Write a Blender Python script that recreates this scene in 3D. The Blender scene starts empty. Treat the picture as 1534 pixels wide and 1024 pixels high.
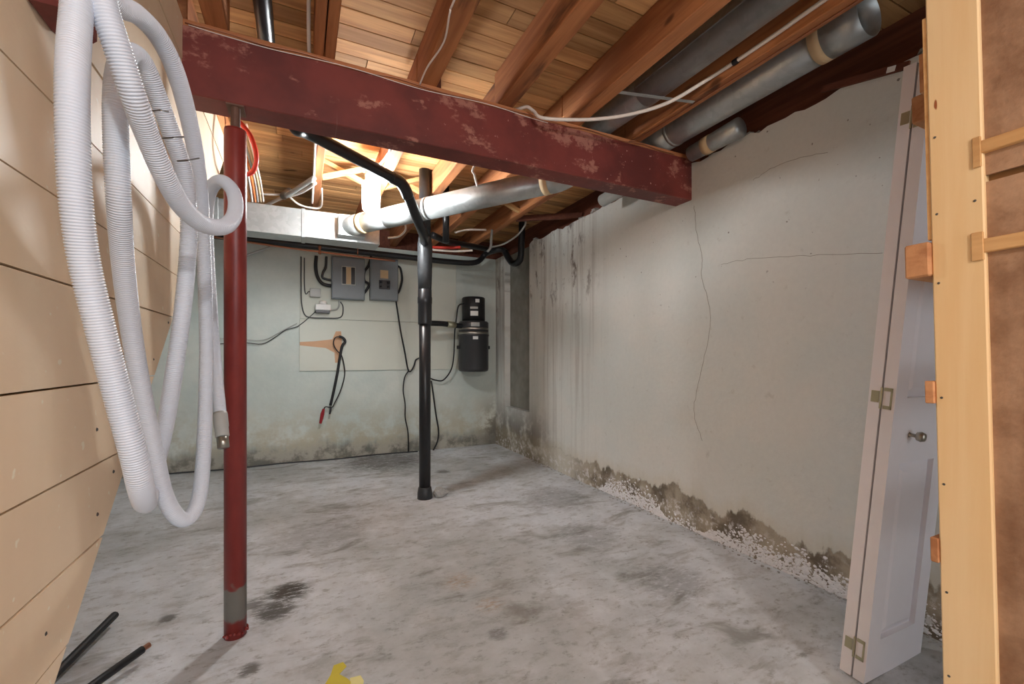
import bpy, bmesh, math, random
from mathutils import Vector, Matrix, noise as mnoise
random.seed(7)
scn = bpy.context.scene
COL = scn.collection

# ------------------------------------------------------------------ camera
H, FPX, CX, HY = 1.1, 660.0, 767.0, 534.0          # camera height, focal length (px), centre, horizon row
YAW = math.radians(25.65)
cam = bpy.data.cameras.new('camera'); camo = bpy.data.objects.new('camera', cam); COL.objects.link(camo)
camo.location = (0, 0, H); camo.rotation_euler = (math.radians(90), 0, -YAW)
cam.sensor_width = 36; cam.lens = 36*FPX/1534; cam.shift_y = (HY-512)/1534; cam.clip_start = .02
scn.camera = camo
# ------------------------------------------------------------------ world, light, exposure
w = bpy.data.worlds.new('world'); scn.world = w; w.use_nodes = True
bgn = w.node_tree.nodes['Background']; bgn.inputs[0].default_value = (.86, .93, 1, 1); bgn.inputs[1].default_value = 1.2
def bulb_light(name, loc, power, rad, col):
    l = bpy.data.lights.new(name, 'POINT'); l.energy = power; l.shadow_soft_size = rad; l.color = col
    o = bpy.data.objects.new(name, l); COL.objects.link(o); o.location = loc; return o
bulb_light('ceiling_bulb_offscreen', (.3, -1.5, 2.2), 36, .06, (1, .97, .94))
CFL_POWER = 104.0
vs = scn.view_settings; vs.view_transform = 'Standard'; vs.look = 'None'; vs.gamma = 1; vs.exposure = 1.3; vs.use_curve_mapping = False

# ------------------------------------------------------------------ pixel helpers
FW = Vector((math.sin(YAW), math.cos(YAW), 0)); RT = Vector((math.cos(YAW), -math.sin(YAW), 0))
def ray(px, py): return FW + RT*((px-CX)/FPX) + Vector((0, 0, (HY-py)/FPX))
def PD(px, py, d): return Vector((0, 0, H)) + ray(px, py)*d
def PX(px, py, X): r = ray(px, py); return Vector((0, 0, H)) + r*(X/r.x)
def PY(px, py, Y): r = ray(px, py); return Vector((0, 0, H)) + r*(Y/r.y)
def PZ(px, py, Z): r = ray(px, py); return Vector((0, 0, H)) + r*((Z-H)/r.z)

# ------------------------------------------------------------------ node expression helpers
class S:
    def __init__(s, g, k): s.g = g; s.k = k
    def _m(s, op, o, rev=False):
        n = s.g.nodes.new('ShaderNodeMath'); n.operation = op
        a, b = (o, s) if rev else (s, o)
        for i, v in enumerate((a, b)):
            if isinstance(v, S): s.g.links.new(v.k, n.inputs[i])
            else: n.inputs[i].default_value = v
        return S(s.g, n.outputs[0])
    def __add__(s, o): return s._m('ADD', o)
    def __radd__(s, o): return s._m('ADD', o)
    def __sub__(s, o): return s._m('SUBTRACT', o)
    def __rsub__(s, o): return s._m('SUBTRACT', o, True)
    def __mul__(s, o): return s._m('MULTIPLY', o)
    def __rmul__(s, o): return s._m('MULTIPLY', o)
    def __truediv__(s, o): return s._m('DIVIDE', o)
    def mx(s, o): return s._m('MAXIMUM', o)
    def pw(s, o): return s._m('POWER', o)
class Mat:
    def __init__(s, name, rough=.7, metal=0.0, spec=.4):
        s.m = bpy.data.materials.new(name); s.m.use_nodes = True; s.g = s.m.node_tree
        s.b = s.g.nodes['Principled BSDF']; s.b.inputs['Roughness'].default_value = rough
        s.b.inputs['Metallic'].default_value = metal; s.b.inputs['Specular IOR Level'].default_value = spec
        p = s.g.nodes.new('ShaderNodeNewGeometry'); s.pos = p.outputs['Position']
        x = s.g.nodes.new('ShaderNodeSeparateXYZ'); s.g.links.new(s.pos, x.inputs[0])
        s.x, s.y, s.z = (S(s.g, x.outputs[i]) for i in range(3))
        s.rnd = S(s.g, s.g.nodes.new('ShaderNodeObjectInfo').outputs['Random'])
    def vec(s, x, y, z):
        n = s.g.nodes.new('ShaderNodeCombineXYZ')
        for i, v in enumerate((x, y, z)):
            if isinstance(v, S): s.g.links.new(v.k, n.inputs[i])
            else: n.inputs[i].default_value = v
        return n.outputs[0]
    def noise(s, scale=5, detail=4, rough=.55, stretch=(1, 1, 1), off=0, dist=0):
        n = s.g.nodes.new('ShaderNodeTexNoise'); n.inputs['Scale'].default_value = scale
        n.inputs['Detail'].default_value = detail; n.inputs['Roughness'].default_value = rough; n.inputs['Distortion'].default_value = dist
        s.g.links.new(s.vec(s.x*stretch[0]+off, s.y*stretch[1]+off, s.z*stretch[2]), n.inputs['Vector'])
        return S(s.g, n.outputs['Fac'])
    def step(s, v, lo, hi):
        n = s.g.nodes.new('ShaderNodeMapRange'); n.interpolation_type = 'SMOOTHSTEP'
        s.g.links.new(v.k, n.inputs['Value'])
        a, b = 0., 1.
        if lo > hi: lo, hi, a, b = hi, lo, 1., 0.
        n.inputs['From Min'].default_value = lo; n.inputs['From Max'].default_value = hi
        n.inputs['To Min'].default_value = a; n.inputs['To Max'].default_value = b
        return S(s.g, n.outputs[0])
    def mix(s, f, a, b):
        n = s.g.nodes.new('ShaderNodeMix'); n.data_type = 'RGBA'
        for k, v in (('Factor', f), ('A', a), ('B', b)):
            i = [q for q in n.inputs if q.name == k and (q.type == ('VALUE' if k == 'Factor' else 'RGBA'))][0]
            if isinstance(v, S): s.g.links.new(v.k, i)
            elif k == 'Factor': i.default_value = v
            else: i.default_value = (*v, 1)
        return S(s.g, [q for q in n.outputs if q.type == 'RGBA'][0])
    def gain(s, c, v):                                     # colour times scalar
        n = s.g.nodes.new('ShaderNodeVectorMath'); n.operation = 'SCALE'
        if isinstance(c, S): s.g.links.new(c.k, n.inputs[0])
        else: n.inputs[0].default_value = c
        s.g.links.new(v.k, n.inputs['Scale']); return S(s.g, n.outputs[0])
    def blob(s, cx, cy, r):                                # round spot on the floor
        dx = s.x-cx; dy = s.y-cy
        return s.step((dx*dx+dy*dy).pw(.5), r, r*.15)
    def col(s, c): 
        if isinstance(c, S): s.g.links.new(c.k, s.b.inputs['Base Color'])
        else: s.b.inputs['Base Color'].default_value = (*c, 1)
        return s
    def rough(s, r): s.g.links.new(r.k, s.b.inputs['Roughness']); return s
    def bump(s, h, dist=.004, strength=.6):
        n = s.g.nodes.new('ShaderNodeBump'); n.inputs['Distance'].default_value = dist; n.inputs['Strength'].default_value = strength
        s.g.links.new(h.k, n.inputs['Height']); s.g.links.new(n.outputs[0], s.b.inputs['Normal']); return s
def c8(r, g, b):
    f = lambda v: ((v/255+.055)/1.055)**2.4 if v > 10 else v/255/12.92
    return (f(r), f(g), f(b))
def plain(name, c, rough=.6, metal=0, var=.12, sc=14, bump=0):
    m = Mat(name, rough, metal); n = m.noise(sc, 4)
    m.col(m.gain(c, n*(2*var)+(1-var)))
    if bump: m.bump(n, bump)
    return m.m
def wood(name, ca, cb, axis, rough=.75, var=.35, knots=True, stain=None):
    m = Mat(name, rough, 0, .25); st = [26, 26, 26]; st[axis] = 1.6
    big = [5, 5, 5]; big[axis] = .8
    n = m.noise(1, 5, .6, st, 0, .4)+(m.rnd*0); b = m.noise(1, 3, .5, big, 3)
    c = m.mix(m.step(n*.6+b*.4, .36, .64), ca, cb)
    if stain: c = m.mix(m.step(m.noise(1, 5, .65, [q*1.4 for q in big], 9), .56, .68)*.75, c, stain)
    if knots:
        ks = [9, 9, 9]; ks[axis] = 5
        c = m.mix(m.step(m.noise(1, 1, .4, ks, 21), .73, .79)*.8, c, tuple(v*.22 for v in ca))
    c = m.gain(c, m.rnd*var+(1-var/2))
    return m.col(c).bump(n, .002).m

# ------------------------------------------------------------------ materials
M = {}
def mk_floor():
    m = Mat('floor_concrete', .75, 0, .35)
    b = m.noise(.9, 6, .62, off=2); f = m.noise(7, 6, .7); s = m.noise(2.2, 6, .68, (1, 2.2, 1), 5, .6)
    c = m.mix(m.step(b, .36, .62), c8(178, 181, 181), c8(212, 216, 221))
    c = m.mix(m.step(s, .53, .70)*.62, c, c8(112, 106, 94))
    c = m.mix(m.step(m.noise(1.5, 5, .6, off=14), .58, .72)*.5, c, c8(200, 203, 206))
    c = m.mix(m.step(m.noise(5, 6, .7, (1, 1.8, 1), 61), .50, .66)*.35, c, c8(128, 122, 110))
    k = m.noise(24, 5, .75, (1, 2.4, 1), 8)
    k2 = m.noise(9, 5, .7, (1, 2, 1), 27)
    for px, py, r, st in ((432, 886, .17, 1), (412, 915, .15, .9), (375, 905, .10, .7), (252, 926, .06, .8), (372, 1003, .07, .8), (745, 950, .07, .5), (1010, 870, .3, .4),
                          (580, 690, .8, .75), (664, 706, .13, .7), (830, 745, .5, .4), (480, 800, .5, .3), (880, 800, .35, .35)):
        p = PZ(px, py, 0); q = m.blob(p.x, p.y, r)
        c = m.mix(m.step(q, 0, 1)*m.step(k*.6+k2*.4+q*.16, .50, .66)*st, c, c8(76, 71, 64))
    for px, py, r in ((733, 905, .10), (690, 870, .12)):
        p = PZ(px, py, 0); c = m.mix(m.blob(p.x, p.y, r)*m.step(k, .4, .6)*.55, c, c8(160, 128, 92))
    c = m.gain(c, f*.62+.71)
    c = m.mix(m.step(m.noise(16, 5, .75, (1, 1.6, 1), 44), .52, .68)*.5, c, c8(118, 114, 106))
    c = m.mix(m.step(m.noise(46, 3, .6, off=4), .68, .74)*.55, c, c8(84, 80, 74))
    return m.col(c).bump(f*.7+k*.3, .006, .5).m
def mk_wall_right():
    m = Mat('painted_foundation_right', .85, 0, .2)
    b = m.noise(1.1, 5, .6); f = m.noise(34, 5, .7); t = m.noise(5, 5, .65, off=3)
    c = m.mix(m.step(b, .35, .65), c8(220, 218, 212), c8(212, 215, 211))
    c = m.mix(m.step(m.noise(13, 4, .7, off=6), .60, .74)*.3, c, c8(172, 164, 150))
    # streaks of damp running down towards the corner
    s = m.noise(1, 4, .65, (0, 11, .35), 12); s2 = m.noise(1, 5, .7, (0, 30, .9), 2)
    zone = m.step(m.y, 2.75, 3.5)
    up = m.step(m.z, .25, 2.1)*.7+.3
    c = m.mix(zone*up*m.step(s*.6+s2*.4, .46, .66)*.85, c, c8(122, 102, 90))
    c = m.mix(m.step(m.y, 2.9, 3.2)*m.step(m.z, 1.25, 1.9)*m.step(m.noise(1, 5, .7, (0, 7, 3.2), 30), .53, .66)*.8, c, c8(98, 80, 70))
    c = m.mix(m.step(m.y, 3.5, 4.2)*m.step(m.z, .7, .1)*m.step(t, .33, .56)*.9, c, c8(84, 74, 66))
    # bare speckles
    c = m.mix(m.step(m.noise(26, 2, .5, off=8), .72, .76)*m.step(m.z, 1.2, 1.8)*.8, c, c8(110, 98, 90))
    # peeling along the foot of the wall
    edge = m.z-(m.noise(1, 5, .7, (0, 2.6, 0), 7)*.42+m.noise(1, 4, .7, (0, 9, 7), 3)*.14-.08)
    c = m.mix(m.step(edge, .12, -.02)*.35, c, c8(196, 184, 156))
    c = m.mix(m.step(edge, .012, -.012)*m.step(m.y, 3.6, 3.0)*.95, c, m.mix(m.step(t, .38, .62), c8(104, 92, 78), c8(172, 160, 142)))
    c = m.mix(m.step(edge, .0, -.03)*m.step(m.noise(18, 5, .75, off=19), .5, .62)*m.step(m.z, .2, .1)*.8, c, c8(232, 230, 230))
    c = m.gain(c, f*.14+.93)
    h = f*.5+t*.4+m.step(edge, -.01, .01)*.8
    return m.col(c).bump(h, .005, .6).m
def mk_wall_back():
    m = Mat('painted_foundation_back', .85, 0, .2)
    b = m.noise(1.0, 5, .6, off=1); f = m.noise(30, 5, .7); t = m.noise(6, 5, .68, off=3)
    c = m.mix(m.step(b, .35, .65), c8(190, 200, 194), c8(210, 214, 206))
    c = m.mix(m.step(m.z, .75, .05)*m.step(t, .33, .62)*.75, c, c8(172, 160, 128))
    edge = m.z-(m.noise(1, 5, .7, (3, 0, 0), 5)*.34+m.noise(1, 4, .7, (14, 0, 9), 3)*.10-.08)
    c = m.mix(m.step(edge, .10, -.06)*.85, c, m.mix(m.step(t, .4, .6), c8(98, 94, 84), c8(170, 166, 156)))
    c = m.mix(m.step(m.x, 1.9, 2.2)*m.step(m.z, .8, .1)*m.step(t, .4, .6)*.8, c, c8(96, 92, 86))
    c = m.gain(c, f*.14+.93)
    return m.col(c).bump(f*.5+t*.5, .005, .6).m
def mk_beam():
    m = Mat('red_oxide_paint', .55, 0, .4)
    n = m.noise(5, 5, .65, (1, 1, 1.6), 4); p = m.noise(30, 4, .7); q = m.noise(2.2, 3, .6, off=17)
    c = m.mix(m.step(m.noise(3, 4, .6), .35, .65), c8(98, 44, 40), c8(122, 54, 48))
    c = m.mix(m.step(n*.7+q*.3, .525, .575)*m.step(p, .36, .54)*.7, c, c8(176, 120, 104))
    c = m.mix(m.step(m.noise(42, 3, .6, off=3), .67, .72)*m.step(m.x, .2, 1.2)*.8, c, c8(204, 160, 148))
    c = m.mix(m.step(m.noise(1, 3, .5, (17, 0, .5), 41), .66, .70)*m.step(m.x, .3, -.1)*.6, c, c8(190, 160, 146))
    return m.col(c).bump(p, .002, .4).m
def mk_column():
    m = Mat('red_column_paint', .38, 0, .5)
    n = m.noise(9, 4, .6, (1, 1, .5)); 
    c = m.mix(m.step(n, .35, .7), c8(122, 42, 38), c8(138, 52, 46))
    c = m.mix(m.step(m.noise(26, 2, .5, (1, 1, .4), 6), .735, .75)*m.step(m.z, 1.0, .85), c, c8(226, 222, 220))
    c = m.mix(m.step(m.z+m.noise(7, 3, .6)*.22, .30, .285)*m.step(m.z+m.noise(18, 3, .6, off=3)*.08, .10, .12), c, c8(128, 122, 114))
    return m.col(c).m
def mk_cream():
    m = Mat('cream_painted_board', .5, 0, .35)
    n = m.noise(3, 3, .5, (1, 2, .3)); f = m.noise(22, 4, .7)
    c = m.mix(m.step(n, .3, .7), c8(230, 206, 174), c8(238, 216, 186))
    c = m.mix(m.step(m.noise(30, 2, .5, off=6), .70, .74), c, c8(244, 234, 212))
    return m.col(m.gain(c, m.rnd*.06+.97)).bump(f*.6+m.noise(30, 2, .5, off=6), .002, .5).m
def mk_galv():
    m = Mat('galvanised_steel', .36, .6)
    v = m.g.nodes.new('ShaderNodeTexVoronoi'); v.inputs['Scale'].default_value = 34
    m.g.links.new(m.pos, v.inputs['Vector'])
    n = m.noise(3, 4, .6)
    c = m.mix(n, c8(160, 164, 163), c8(190, 193, 192))
    sx = m.g.nodes.new('ShaderNodeSeparateXYZ'); m.g.links.new(v.outputs['Color'], sx.inputs[0])
    c = m.gain(c, S(m.g, sx.outputs[0])*.16+.86)
    return m.col(c).m
def mk_hardboard():
    m = Mat('brown_hardboard', .85, 0, .2)
    n = m.noise(60, 5, .8); b = m.noise(4, 5, .65)
    c = m.mix(m.step(b, .35, .65), c8(138, 104, 80), c8(178, 144, 116))
    return m.col(m.gain(c, n*.5+.75)).bump(n, .003, .6).m
def mk_post():
    m = Mat('varnished_pine_post', .5, 0, .35)
    n = m.noise(1, 5, .6, (22, 22, 1.1), 0, .3); b = m.noise(1, 2, .5, (6, 6, .9))
    c = m.mix(m.step(n*.5+b*.5, .35, .65), c8(230, 194, 142), c8(238, 210, 164))
    c = m.mix(m.step(m.noise(1, 2, .5, (24, 24, 9), 11), .75, .78), c, c8(150, 84, 48))
    return m.col(c).m
def mk_hose():
    m = Mat('white_corrugated_plastic', .42, 0, .5); n = m.noise(6, 3)
    m.col(m.mix(n, c8(206, 214, 227), c8(222, 227, 236))); m.b.inputs['Subsurface Weight'].default_value = .0
    return m.m
M.update(floor=mk_floor(), wr=mk_wall_right(), wb=mk_wall_back(), beam=mk_beam(), column=mk_column(), cream=mk_cream(), galv=mk_galv(),
         hard=mk_hardboard(), post=mk_post(), hose=mk_hose())
M['bare'] = plain('bare_grey_concrete', c8(138, 136, 128), .9, 0, .45, 7, .006)
M['plank'] = wood('subfloor_plank', c8(166, 118, 74), c8(212, 164, 110), 0, .8, .7)
M['joist'] = wood('reddish_fir_joist', c8(142, 88, 56), c8(184, 122, 78), 1, .7, .25, True, c8(84, 58, 44))
M['brace'] = wood('pale_bridging', c8(180, 138, 90), c8(208, 166, 114), 0, .75, .2)
M['sill'] = wood('dark_sill_wood', c8(92, 54, 42), c8(118, 70, 54), 1, .85, .2, False)
M['plate'] = wood('nailer_wood', c8(150, 92, 58), c8(186, 124, 84), 0, .7, .2)
M['edge'] = wood('raw_board_edge', c8(176, 134, 84), c8(206, 164, 110), 1, .7, .2, False)
M['block'] = wood('rail_end_wood', c8(172, 116, 78), c8(206, 152, 108), 0, .8, .2)
M['strip'] = wood('batten_wood', c8(196, 150, 98), c8(222, 178, 124), 1, .75, .2)
M['abs'] = plain('black_drain_plastic', c8(34, 34, 36), .32, 0, .3, 8)
M['abs_dusty'] = plain('dusty_black_plastic', c8(52, 54, 56), .45, 0, .5, 20)
M['black'] = plain('black_rubber', c8(28, 28, 30), .5)
M['dgrey'] = plain('charcoal_enamel', c8(56, 56, 58), .36, 0, .1)
M['grey'] = plain('grey_enamel', c8(124, 130, 134), .45, 0, .1)
M['lgrey'] = plain('light_grey_plastic', c8(176, 176, 172), .5)
M['white'] = plain('white_plastic', c8(232, 230, 226), .45, 0, .05)
M['door'] = plain('white_door_paint', c8(238, 234, 238), .38, 0, .03)
M['cable'] = plain('off_white_cable', c8(226, 214, 204), .5, 0, .06)
M['copper'] = plain('copper', c8(178, 122, 94), .4, .7)
M['steel'] = plain('brushed_nickel', c8(170, 166, 156), .3, .9)
M['brass'] = plain('dull_brass', c8(176, 172, 146), .4, .55)
M['red'] = plain('red_plastic', c8(214, 58, 44), .45)
M['orange'] = plain('orange_wire', c8(222, 120, 60), .5)
M['dred'] = plain('dark_red_clamp', c8(150, 34, 44), .45)
M['tape'] = plain('tan_tape', c8(206, 178, 140), .7)
M['rust'] = plain('rusty_duct_metal', c8(112, 84, 72), .6, .4, .5, 9)
M['board'] = plain('white_painted_plywood', c8(208, 210, 198), .75, 0, .08, 3)
M['bareply'] = plain('bare_plywood', c8(206, 164, 130), .85, 0, .15, 8)
M['crack'] = plain('crack_line', c8(132, 124, 112), .95)
M['nail'] = plain('nail_head', c8(92, 90, 88), .5, .6)
M['lump'] = plain('grey_mortar', c8(168, 166, 162), .95, 0, .4, 30, .01)
M['salt'] = plain('white_salt_crust', c8(236, 234, 236), .95, 0, .15, 40, .004)
M['yellow'] = plain('yellow_paint_skin', c8(206, 188, 48), .6)
M['pale'] = plain('pale_yellow_paint_skin', c8(232, 224, 150), .6)
M['breaker'] = plain('breaker_face', c8(30, 30, 34), .4)
M['dark'] = plain('board_backing', c8(158, 118, 78), .9)
em = bpy.data.materials.new('glowing_lamp_tube'); em.use_nodes = True
eb = em.node_tree.nodes['Principled BSDF']; eb.inputs['Emission Color'].default_value = (.94, .98, 1, 1); eb.inputs['Emission Strength'].default_value = CFL_POWER
M['glow'] = em

# ------------------------------------------------------------------ mesh helpers
def tag(o, label=None, cat=None, group=None, kind=None):
    if cat and not kind: kind = 'thing'
    for k, v in (('label', label), ('category', cat), ('group', group), ('kind', kind)):
        if v: o[k] = v
    return o
def put(name, bm, mat, parent=None, smooth=False, **kw):
    me = bpy.data.meshes.new(name)
    bmesh.ops.recalc_face_normals(bm, faces=bm.faces[:])
    bm.to_mesh(me); bm.free(); me.materials.append(M[mat])
    if smooth:
        for p in me.polygons: p.use_smooth = True
    o = bpy.data.objects.new(name, me); COL.objects.link(o)
    if parent is not None:
        o.parent = parent
        if parent.get('_world'): o.matrix_parent_inverse = Matrix.Translation(-Vector(parent.location))
    return tag(o, **kw)
def thing(name, label, cat, loc=(0, 0, 0), group=None, kind=None, local=False):
    o = bpy.data.objects.new(name, None); COL.objects.link(o); o.location = loc; o.empty_display_size = .05
    if not local: o['_world'] = 1
    return tag(o, label, cat, group, kind)
def box(x0, x1, y0, y1, z0, z1, bev=0, bm=None):
    b = bmesh.new() if bm is None else bm
    r = bmesh.ops.create_cube(b, size=1)
    for v in r['verts']: v.co = Vector(((x0+x1)/2+v.co.x*(x1-x0), (y0+y1)/2+v.co.y*(y1-y0), (z0+z1)/2+v.co.z*(z1-z0)))
    if bev: bmesh.ops.bevel(b, geom=list({e for v in r['verts'] for e in v.link_edges}), offset=bev, segments=1, affect='EDGES')
    return b
def bar(a, c, wx, wy, up=(0, 0, 1), bm=None):                     # rectangular bar from a to c
    b = bmesh.new() if bm is None else bm
    a, c = Vector(a), Vector(c); t = (c-a).normalized(); s = t.cross(Vector(up)).normalized(); u = s.cross(t)
    vs = [b.verts.new(p+s*i*wx/2+u*j*wy/2) for p in (a, c) for i, j in ((-1, -1), (1, -1), (1, 1), (-1, 1))]
    for f in ((0, 1, 2, 3), (4, 5, 6, 7), (0, 1, 5, 4), (1, 2, 6, 5), (2, 3, 7, 6), (3, 0, 4, 7)): b.faces.new([vs[i] for i in f])
    return b
def spline(pts, n=8):                                             # Catmull-Rom through points (tuples of any length)
    out = []; P = [tuple(p) for p in pts]; P = [P[0]]+P+[P[-1]]
    for i in range(1, len(P)-2):
        a, b, c, d = P[i-1:i+3]
        for k in range(n):
            t = k/n
            out.append(tuple(.5*((2*q)+(r-p)*t+(2*p-5*q+4*r-s)*t*t+(3*q-p-3*r+s)*t**3) for p, q, r, s in zip(a, b, c, d)))
    out.append(P[-2]); return out
def tube(pts, r, seg=10, cap=True, bm=None):                       # r: number or list
    b = bmesh.new() if bm is None else bm
    P = [Vector(p[:3]) for p in pts]; n = len(P); R = r if isinstance(r, (list, tuple)) else [r]*n
    t = (P[1]-P[0]).normalized(); u = t.orthogonal().normalized(); prev = None; first = None
    for i in range(n):
        t2 = (P[min(i+1, n-1)]-P[max(i-1, 0)])
        t2 = t2.normalized() if t2.length > 1e-9 else t
        u = (t.rotation_difference(t2) @ u); u = (u-t2*u.dot(t2)).normalized(); t = t2; v = t.cross(u)
        ring = [b.verts.new(P[i]+(u*math.cos(q)+v*math.sin(q))*R[i]) for q in [2*math.pi*k/seg for k in range(seg)]]
        if prev:
            for k in range(seg): b.faces.new((prev[k], prev[(k+1) % seg], ring[(k+1) % seg], ring[k]))
        else: first = ring
        prev = ring
    if cap: b.faces.new(first[::-1]); b.faces.new(prev)
    return b
def lathe(prof, c, seg=28, bm=None):                               # profile [(r, z)] about a vertical axis at c
    b = bmesh.new() if bm is None else bm; prev = None; c = Vector(c)
    for r, z in prof:
        ring = [b.verts.new(c+Vector((r*math.cos(q), r*math.sin(q), z))) for q in [2*math.pi*k/seg for k in range(seg)]]
        if prev:
            for k in range(seg): b.faces.new((prev[k], prev[(k+1) % seg], ring[(k+1) % seg], ring[k]))
        else: b.faces.new(ring[::-1])
        prev = ring
    b.faces.new(prev); return b
def prism(poly, ax, a, c, bm=None):                                # polygon extruded along axis ax from a to c
    b = bmesh.new() if bm is None else bm
    def v(p, t):
        q = list(p); q.insert(ax, t); return b.verts.new(q)
    A = [v(p, a) for p in poly]; C = [v(p, c) for p in poly]; n = len(poly)
    b.faces.new(A); b.faces.new(C[::-1])
    for i in range(n): b.faces.new((A[i], A[(i+1) % n], C[(i+1) % n], C[i]))
    return b
ICO = {}
def lump(c, r, sub=2, amp=.35, sc=(1, 1, 1), bm=None, seed=0):
    if sub not in ICO:
        t = bmesh.new(); bmesh.ops.create_icosphere(t, subdivisions=sub, radius=1); t.verts.index_update()
        ICO[sub] = ([v.co.copy() for v in t.verts], [[v.index for v in f.verts] for f in t.faces]); t.free()
    b = bmesh.new() if bm is None else bm; V = []; c = Vector(c); o = Vector((seed*3.1, seed, 0))
    for p in ICO[sub][0]:
        k = r*(1+amp*mnoise.noise(p*1.7+o)); V.append(b.verts.new((c.x+p.x*sc[0]*k, c.y+p.y*sc[1]*k, c.z+p.z*sc[2]*k)))
    for f in ICO[sub][1]: b.faces.new([V[i] for i in f])
    return b

# ------------------------------------------------------------------ room shell
XR, YB, ZT, ZJ, ZD = 2.23, 5.12, 2.33, 2.37, 2.55   # right wall face, back wall face, wall top, joist underside, deck underside
YN, XL = -3.0, -2.6
put('floor', box(XL-.2, XR+.3, YN, YB+.3, -.12, 0), 'floor', kind='structure')
put('wall_back', box(XL-.2, XR+.3, YB, YB+.25, -.1, ZT), 'wb', kind='structure')
put('wall_outer', box(XL-.2, XL, YN, YB, -.1, ZT+.2), 'wb', kind='structure')
wr = thing('wall_right', None, None, (XR, 2, 0), kind='structure')
def wall_top(y): return ZT+.035*mnoise.noise(Vector((y*5, 3, 1)))+.02*mnoise.noise(Vector((y*17, 7, 1)))-.01
YA, YC = 4.21, 4.84                                                # recess limits
ys = [YN+(YA-YN)*i/150 for i in range(151)]
put('wall_face', prism([(YN, -.1)]+[(YA, -.1)]+[(y, wall_top(y)) for y in ys[::-1]], 0, XR, XR+.22), 'wr', wr)
put('wall_foot', box(XR, XR+.22, YA, YC, -.1, .50), 'wr', wr)
put('wall_corner', box(XR, XR+.22, YC, YB, -.1, ZT), 'wr', wr)
put('recess_back', box(XR+.07, XR+.22, YA, YC, .5, ZT), 'bare', wr)
def crack(pts, rad=.0016, seed=0):
    q = [PX(px, py, XR+.0004) for px, py in pts]; q = [Vector(p) for p in spline(q, 6)]
    for i, p in enumerate(q): p.y += .008*mnoise.noise(Vector((i*.7, seed, 0))); p.z += .008*mnoise.noise(Vector((i*.7, seed, 5)))
    put('crack', tube(q, rad, 5), 'crack', wr)
crack([(1040, 308), (1044, 350), (1052, 385), (1051, 415), (1061, 450), (1064, 490), (1054, 540), (1044, 585), (1040, 620), (1052, 660)], .0016)
crack([(1080, 396), (1120, 388), (1180, 384), (1250, 381), (1322, 379)], .0013, 2)
crack([(1128, 270), (1160, 250), (1200, 236), (1240, 228)], .0013, 4)
crack([(1330, 380), (1380, 384)], .0012, 5)
# salt crust on the wall foot
b = bmesh.new()
def crust(y0, y1, zt, n):
    for i in range(n):
        y = random.uniform(y0, y1); e = min(1, 4*(y-y0)/(y1-y0), 4*(y1-y)/(y1-y0))
        z = abs(random.gauss(0, .45))*zt*e*(.6+.8*abs(mnoise.noise(Vector((y*4, 1, 2)))))
        lump((XR-.001, y, min(z, zt)+.003), random.uniform(.003, .009), 1, .7, (.5, 1.2, .9), b, i)
crust(2.22, 2.98, .21, 1100); crust(1.02, 1.95, .15, 1300); crust(1.9, 2.3, .06, 120); crust(.3, 1.0, .12, 300)
put('salt_crust', b, 'salt', wr, kind='stuff')
b = bmesh.new()
for i in range(150):
    y = random.uniform(.3, 4.1); lump((XR-random.uniform(.005, .05), y, .002), random.uniform(.003, .008), 1, .5, (1.3, 1.3, .5), b, i)
put('wall_crumbs', b, 'lump', kind='stuff', label='grey plaster crumbs lying along the foot of the peeling wall', cat='plaster crumbs')
# sills and rim boards
t = put('trim_1', box(XR+.10, XR+.22, YN, YB+.2, ZT-.03, ZD+.02), 'sill', kind='structure')
t = put('trim_2', box(XL, XR+.10, YB+.06, YB+.2, ZT-.02, ZD+.02), 'sill', kind='structure')
# ceiling deck, plank by plank
ceil = put('ceiling', box(XL-.2, XR+.3, YN, YB+.3, ZD+.022, ZD+.04), 'dark', kind='structure')
cube = bpy.data.meshes.new('plank'); bb = box(-.5, .5, -.5, .5, -.5, .5); bb.to_mesh(cube); bb.free(); cube.materials.append(M['plank'])
y = YN+.05; PITCH = .1
while y < YB+.15:
    x = XL-.1-random.random()*1.2
    while x < XR+.2:
        L = random.choice((1.2, 1.6, 2.1, 2.6)); x1 = min(x+L, XR+.22); x0 = max(x, XL-.15)
        if x1-x0 > .1:
            o = bpy.data.objects.new('plank', cube); COL.objects.link(o); o.parent = ceil
            o.location = ((x0+x1)/2, y+PITCH/2, ZD+.0105+random.uniform(0, .0025)); o.scale = (x1-x0-.004, PITCH-.006, .021)
        x += L
    y += PITCH

# ------------------------------------------------------------------ boarded stair side on the left
XP = -.40
wl = thing('wall_left', None, None, (XP, 0, 0), kind='structure')
def diag(z): return 1.08+(z-.52)/.885                              # far end of the boards at height z
zs = [-.13, .05, .22, .39, .555, .70, .867, 1.043, 1.237, 1.39, 1.553, 1.72, 1.885, 2.05, 2.215, 2.372]
put('backing', prism([(YN, 0), (diag(0)-.05, 0), (diag(2.36)-.05, 2.36), (YN, 2.36)], 0, XP-.045, XP-.022), 'dark', wl)
for i in range(len(zs)-1):
    z0, z1 = max(zs[i], .0)+.002, zs[i+1]-.002
    if z1 <= z0: continue
    j = random.uniform(-.004, .004); pr = random.uniform(0, .003)
    put('board', prism([(YN, z0), (diag(z0)+j, z0), (diag(z1)+j, z1), (YN, z1)], 0, XP-.02, XP+pr), 'cream', wl)
d0, d1 = Vector((0, diag(0), 0)), Vector((0, diag(2.36), 2.36)); nn = Vector((0, -.885, 1)).normalized()
put('stringer', bar(Vector((XP-.041, d0.y, 0))+nn*.02+Vector((0, 0, 0)), Vector((XP-.041, d1.y, 2.36))+nn*.02, .038, .05, (1, 0, 0)), 'edge', wl)
b = bmesh.new()
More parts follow.
